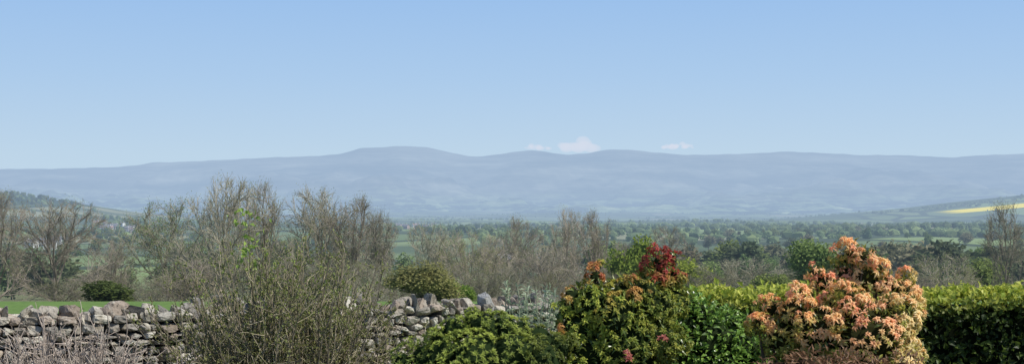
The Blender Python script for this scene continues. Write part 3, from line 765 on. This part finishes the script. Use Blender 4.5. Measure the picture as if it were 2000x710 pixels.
def tall_shrub():
    r = np.random.default_rng(46); Y0 = 11.0; base = P(556, 0, Y0); base[2] = -.02
    root = empty('twiggy_shrub', base, 'tall loose shrub of fanning twigs with small olive leaves before the wall', 'shrub')
    A, B, ra, rb, cc = [], [], [], [], []; LP, LD = [], []
    def chain(p, d, L, r0, r1, n, wob, lift, col):
        pts = [p]
        for i in range(n):
            d = d+r.normal(size=3)*wob+np.array([0,0,lift]); d = d/np.linalg.norm(d); q = p+d*L/n
            A.append(p); B.append(q); ra.append(r0+(r1-r0)*i/n); rb.append(r0+(r1-r0)*(i+1)/n); cc.append(col); p = q; pts.append(p)
        return pts
    for s in range(500):
        tx = r.uniform(-.47, .41)+r.normal()*.04; ty = r.normal()*.24
        if r.uniform() < .2: tx *= .4
        h = (r.uniform(1.6, 2.24) if r.uniform() < .42 else r.uniform(1.0, 1.9))*(1-.10*abs(tx)/.5)/math.cos(tx)**.5
        if tx < -.25: h *= .95
        d = np.array([math.sin(tx), math.sin(ty), math.cos(tx)]); d /= np.linalg.norm(d)
        g = r.uniform(.55, 1.3)
        pts = chain(base+np.array([r.normal()*.14, r.normal()*.14, 0]), d, h, .0085, .0026, 9, .08, .0, np.array([.235,.20,.135])*g)
        for k in range(15):
            t = r.uniform(.35, 1); x = t*9; i = min(int(x), 8); q = pts[i]*(1-(x-i))+pts[i+1]*(x-i); dd = norm(pts[i+1]-pts[i])
            sd = norm(dd+r.normal(size=3)*.65+np.array([0,0,.15]))
            p2 = chain(q, sd, r.uniform(.10, .30)*(1.15-.5*t), .0032, .0019, 3, .16, .06, np.array([.30,.26,.175])*g)
            for j in range(8):
                y = r.uniform(.1, 1)*3; m_ = min(int(y), 2); LP.append(p2[m_]*(1-(y-m_))+p2[m_+1]*(y-m_)); LD.append(p2[m_+1]-p2[m_])
    V, Fc = tubes(A, B, np.array(ra), np.array(rb), 4); build('stem', V, Fc, TWIG, root, np.repeat(np.array(cc), 8, 0))
    LP = np.array(LP); LD = norm(np.array(LD)); n = len(LP)
    D = norm(LD+r.normal(size=(n,3))*.8); U = norm(r.normal(size=(n,3))*.6+np.array([0,0,1]))
    V, Fc = leaves(LP, D, U, r.uniform(.016, .034, n), r.uniform(.010, .019, n))
    c = mixc(mixc((.15,.155,.055), (.31,.29,.115), r.uniform(0, 1, n)), np.broadcast_to((.25,.33,.07), (n,3)), np.clip((LP[:, 2]-1.0)/.8, 0, 1)*r.uniform(0, 1, n))
    build('foliage', V, Fc, LEAF, root, np.repeat(c, 5, 0))
    A, B, ra, rb, cc = [], [], [], [], []; sp = P(500, 620, 10.4); q0 = chain(sp, norm(np.array([-.1, 0, 1])), .80, .006, .002, 6, .05, 0, (.1,.1,.05))
    V, Fc = tubes(A, B, np.array(ra), np.array(rb), 4); sroot = build('sprig', V, Fc, TWIG, root, (.1,.09,.05))
    n = 80; i = r.integers(3, 6, n); f = r.uniform(0, 1, n)[:, None]; q0 = np.array(q0); q = q0[i]*(1-f)+q0[i+1]*f+r.normal(size=(n,3))*.05
    V, Fc = leaves(q, norm(r.normal(size=(n,3))+np.array([0,0,-.3])), norm(r.normal(size=(n,3))*.4+np.array([0,-.3,1])), r.uniform(.03, .055, n), r.uniform(.02, .034, n))
    build('sprig_leaves', V, Fc, LEAF, root, np.repeat(mixc((.18,.30,.045), (.36,.48,.10), r.uniform(0, 1, n)), 5, 0))
tall_shrub()

def dry_shrub():
    r = np.random.default_rng(47); Y0 = 9.2; base = P(120, 0, Y0); base[2] = -.02
    root = empty('dry_shrub', base, 'leafless pinkish grey twiggy shrub in the bottom left corner in front of the wall', 'shrub')
    A, B, ra, rb, cc = [], [], [], [], []; LP = []
    def chain(p, d, L, r0, r1, n, wob, lift, col):
        pts = [p]
        for i in range(n):
            d = d+r.normal(size=3)*wob+np.array([0,0,lift]); d = d/np.linalg.norm(d); q = p+d*L/n
            A.append(p); B.append(q); ra.append(r0+(r1-r0)*i/n); rb.append(r0+(r1-r0)*(i+1)/n); cc.append(col); p = q; pts.append(p)
        return pts
    for s in range(230):
        tx = r.uniform(-1, 1); h = (1.63-.42*tx**2)*r.uniform(.80, 1.05)
        d = norm(np.array([tx*.34, r.normal()*.15, 1.0])); g = r.uniform(.6, 1.25)
        pts = chain(base+np.array([r.normal()*.10, r.normal()*.1, 0]), d, h, .0075, .003, 8, .08, 0, np.array([.32,.265,.215])*g)
        for k in range(13):
            t = r.uniform(.5, 1); x = t*8; i = min(int(x), 7); q = pts[i]*(1-(x-i))+pts[i+1]*(x-i); dd = norm(pts[i+1]-pts[i])
            p2 = chain(q, norm(dd+r.normal(size=3)*.6), r.uniform(.06, .17), .0032, .0018, 2, .2, .05, np.array([.38,.315,.26])*g)
            LP += [p2[-1], p2[-1]+r.normal(size=3)*.01, p2[1]]
    V, Fc = tubes(A, B, np.array(ra), np.array(rb), 4); build('stem', V, Fc, TWIG, root, np.repeat(np.array(cc), 8, 0))
    LP = np.array(LP); n = len(LP)
    V, Fc = leaves(LP, norm(r.normal(size=(n,3))+np.array([0,0,.4])), rdir(n), r.uniform(.012, .026, n), r.uniform(.006, .011, n))
    build('seed_heads', V, Fc, TWIG, root, np.repeat(mixc((.27,.21,.165), (.54,.455,.38), r.uniform(0, 1, n)), 5, 0))
dry_shrub()

def silver_plant():
    r = np.random.default_rng(48); Y0 = 12.4; base = P(1040, 0, Y0); base[2] = -.02
    root = empty('silver_plant', base, 'upright plant with pale silvery green leaves between the conifer and the red tipped shrub', 'plant')
    A, B, ra, rb = [], [], [], []; LP, LD = [], []
    for s in range(24):
        tip = P(r.uniform(985, 1100), r.uniform(552, 608), Y0)+np.array([0, r.normal()*.12, 0]); b = base+np.array([r.normal()*.12, r.normal()*.08, 0]); mid = (b+tip)/2+r.normal(size=3)*.04
        A += [b, mid]; B += [mid, tip]; ra += [.008, .006]; rb += [.006, .003]
        for k in range(30):
            f = r.uniform(.25, 1); LP.append(mid*(1-f)+tip*f); LD.append(norm(np.array([r.normal(), r.normal(), .4+.5*f])))
    V, Fc = tubes(A, B, np.array(ra), np.array(rb), 4); build('stem', V, Fc, TWIG, root, (.28,.31,.21))
    n = len(LP); V, Fc = leaves(np.array(LP), np.array(LD), norm(r.normal(size=(n,3))*.5+np.array([0,0,1])), r.uniform(.045, .085, n), r.uniform(.016, .026, n))
    build('foliage', V, Fc, LEAF, root, np.repeat(mixc((.26,.34,.19), (.54,.60,.43), r.uniform(0, 1, n)), 5, 0))
silver_plant()

def russet_plant():
    r = np.random.default_rng(49); Y0 = 8.2
    LB = [(1520,740,45,0),(1575,730,42,0),(1640,738,40,0),(1700,735,40,0),(1760,738,45,0),(1640,800,110,0),(1560,880,100,0),(1720,880,100,0)]
    L = lobes_w(LB, Y0); base = P(1640, 0, Y0); base[2] = -.02
    root = empty('russet_plant', base, 'low russet brown plant along the bottom edge under the orange shrub', 'plant')
    V, Fc, c = merge([fill_leaves(L, 3500, r, .05, .014, (.18,.09,.045), (.42,.25,.14), .8, 1.15)]); build('foliage', V, Fc, LEAF, root, c)
    V, Fc, c = core(L, r, .75, (.03,.018,.01)); build('shade_core', V, Fc, DARK, root, c)
    V, Fc, c = stems_to(L, base, r, 2, .008); build('stem', V, Fc, TWIG, root, c)
russet_plant()

# remove prototypes that were never placed
for o in list(bpy.data.objects):
    if o.parent is None and o.type == 'EMPTY' and 'label' not in o:
        for ch in list(o.children_recursive): bpy.data.objects.remove(ch)
        bpy.data.objects.remove(o)

# ---------------------------------------------------------------- light, sky, camera
el, az = R(48), R(112)
S = Vector((math.sin(az)*math.cos(el), math.cos(az)*math.cos(el), math.sin(el)))
sl = bpy.data.lights.new('sun', 'SUN'); sl.energy = 5.0; sl.angle = R(.5); sl.color = (1, .96, .88)
so = bpy.data.objects.new('sun', sl); C.objects.link(so); so.rotation_euler = S.to_track_quat('Z', 'Y').to_euler()
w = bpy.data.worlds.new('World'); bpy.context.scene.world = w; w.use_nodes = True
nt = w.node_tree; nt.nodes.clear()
def wn(t, **k):
    x = nt.nodes.new(t)
    for a, b in k.items(): setattr(x, a, b)
    return x
sky = wn('ShaderNodeTexSky'); sky.sky_type = 'NISHITA'; sky.sun_disc = False; sky.sun_elevation = el; sky.sun_rotation = az; sky.altitude = 150; sky.air_density = 1.0; sky.dust_density = .4; sky.ozone_density = 2.0
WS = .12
tc = wn('ShaderNodeTexCoord'); sx = wn('ShaderNodeSeparateXYZ'); nt.links.new(tc.outputs['Generated'], sx.inputs[0])
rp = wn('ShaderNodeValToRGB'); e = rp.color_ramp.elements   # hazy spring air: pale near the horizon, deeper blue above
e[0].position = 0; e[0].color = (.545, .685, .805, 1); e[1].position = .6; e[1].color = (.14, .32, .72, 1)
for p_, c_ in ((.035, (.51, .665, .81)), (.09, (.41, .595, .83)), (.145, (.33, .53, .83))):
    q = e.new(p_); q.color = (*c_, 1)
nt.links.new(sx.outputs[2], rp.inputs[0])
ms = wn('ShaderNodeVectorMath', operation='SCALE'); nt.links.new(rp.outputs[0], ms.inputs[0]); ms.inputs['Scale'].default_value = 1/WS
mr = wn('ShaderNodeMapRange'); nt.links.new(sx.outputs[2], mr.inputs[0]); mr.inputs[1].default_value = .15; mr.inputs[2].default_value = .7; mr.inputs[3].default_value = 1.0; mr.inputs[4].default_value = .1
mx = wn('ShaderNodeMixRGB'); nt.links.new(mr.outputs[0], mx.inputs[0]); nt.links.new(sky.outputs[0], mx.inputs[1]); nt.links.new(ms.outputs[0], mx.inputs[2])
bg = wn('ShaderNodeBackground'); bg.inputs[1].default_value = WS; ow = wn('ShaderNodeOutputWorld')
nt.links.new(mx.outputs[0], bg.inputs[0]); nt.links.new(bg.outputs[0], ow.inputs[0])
cam = bpy.data.cameras.new('camera'); co = bpy.data.objects.new('camera', cam); C.objects.link(co)
co.location = (0, 0, E); co.rotation_euler = (R(90), 0, 0)
cam.sensor_width = 36; cam.lens = F/2000*36; cam.shift_y = 45/2000; cam.clip_start = .1; cam.clip_end = 80000
bpy.context.scene.camera = co
vs = bpy.context.scene.view_settings; vs.view_transform = 'Standard'; vs.look = 'None'; vs.exposure = 0
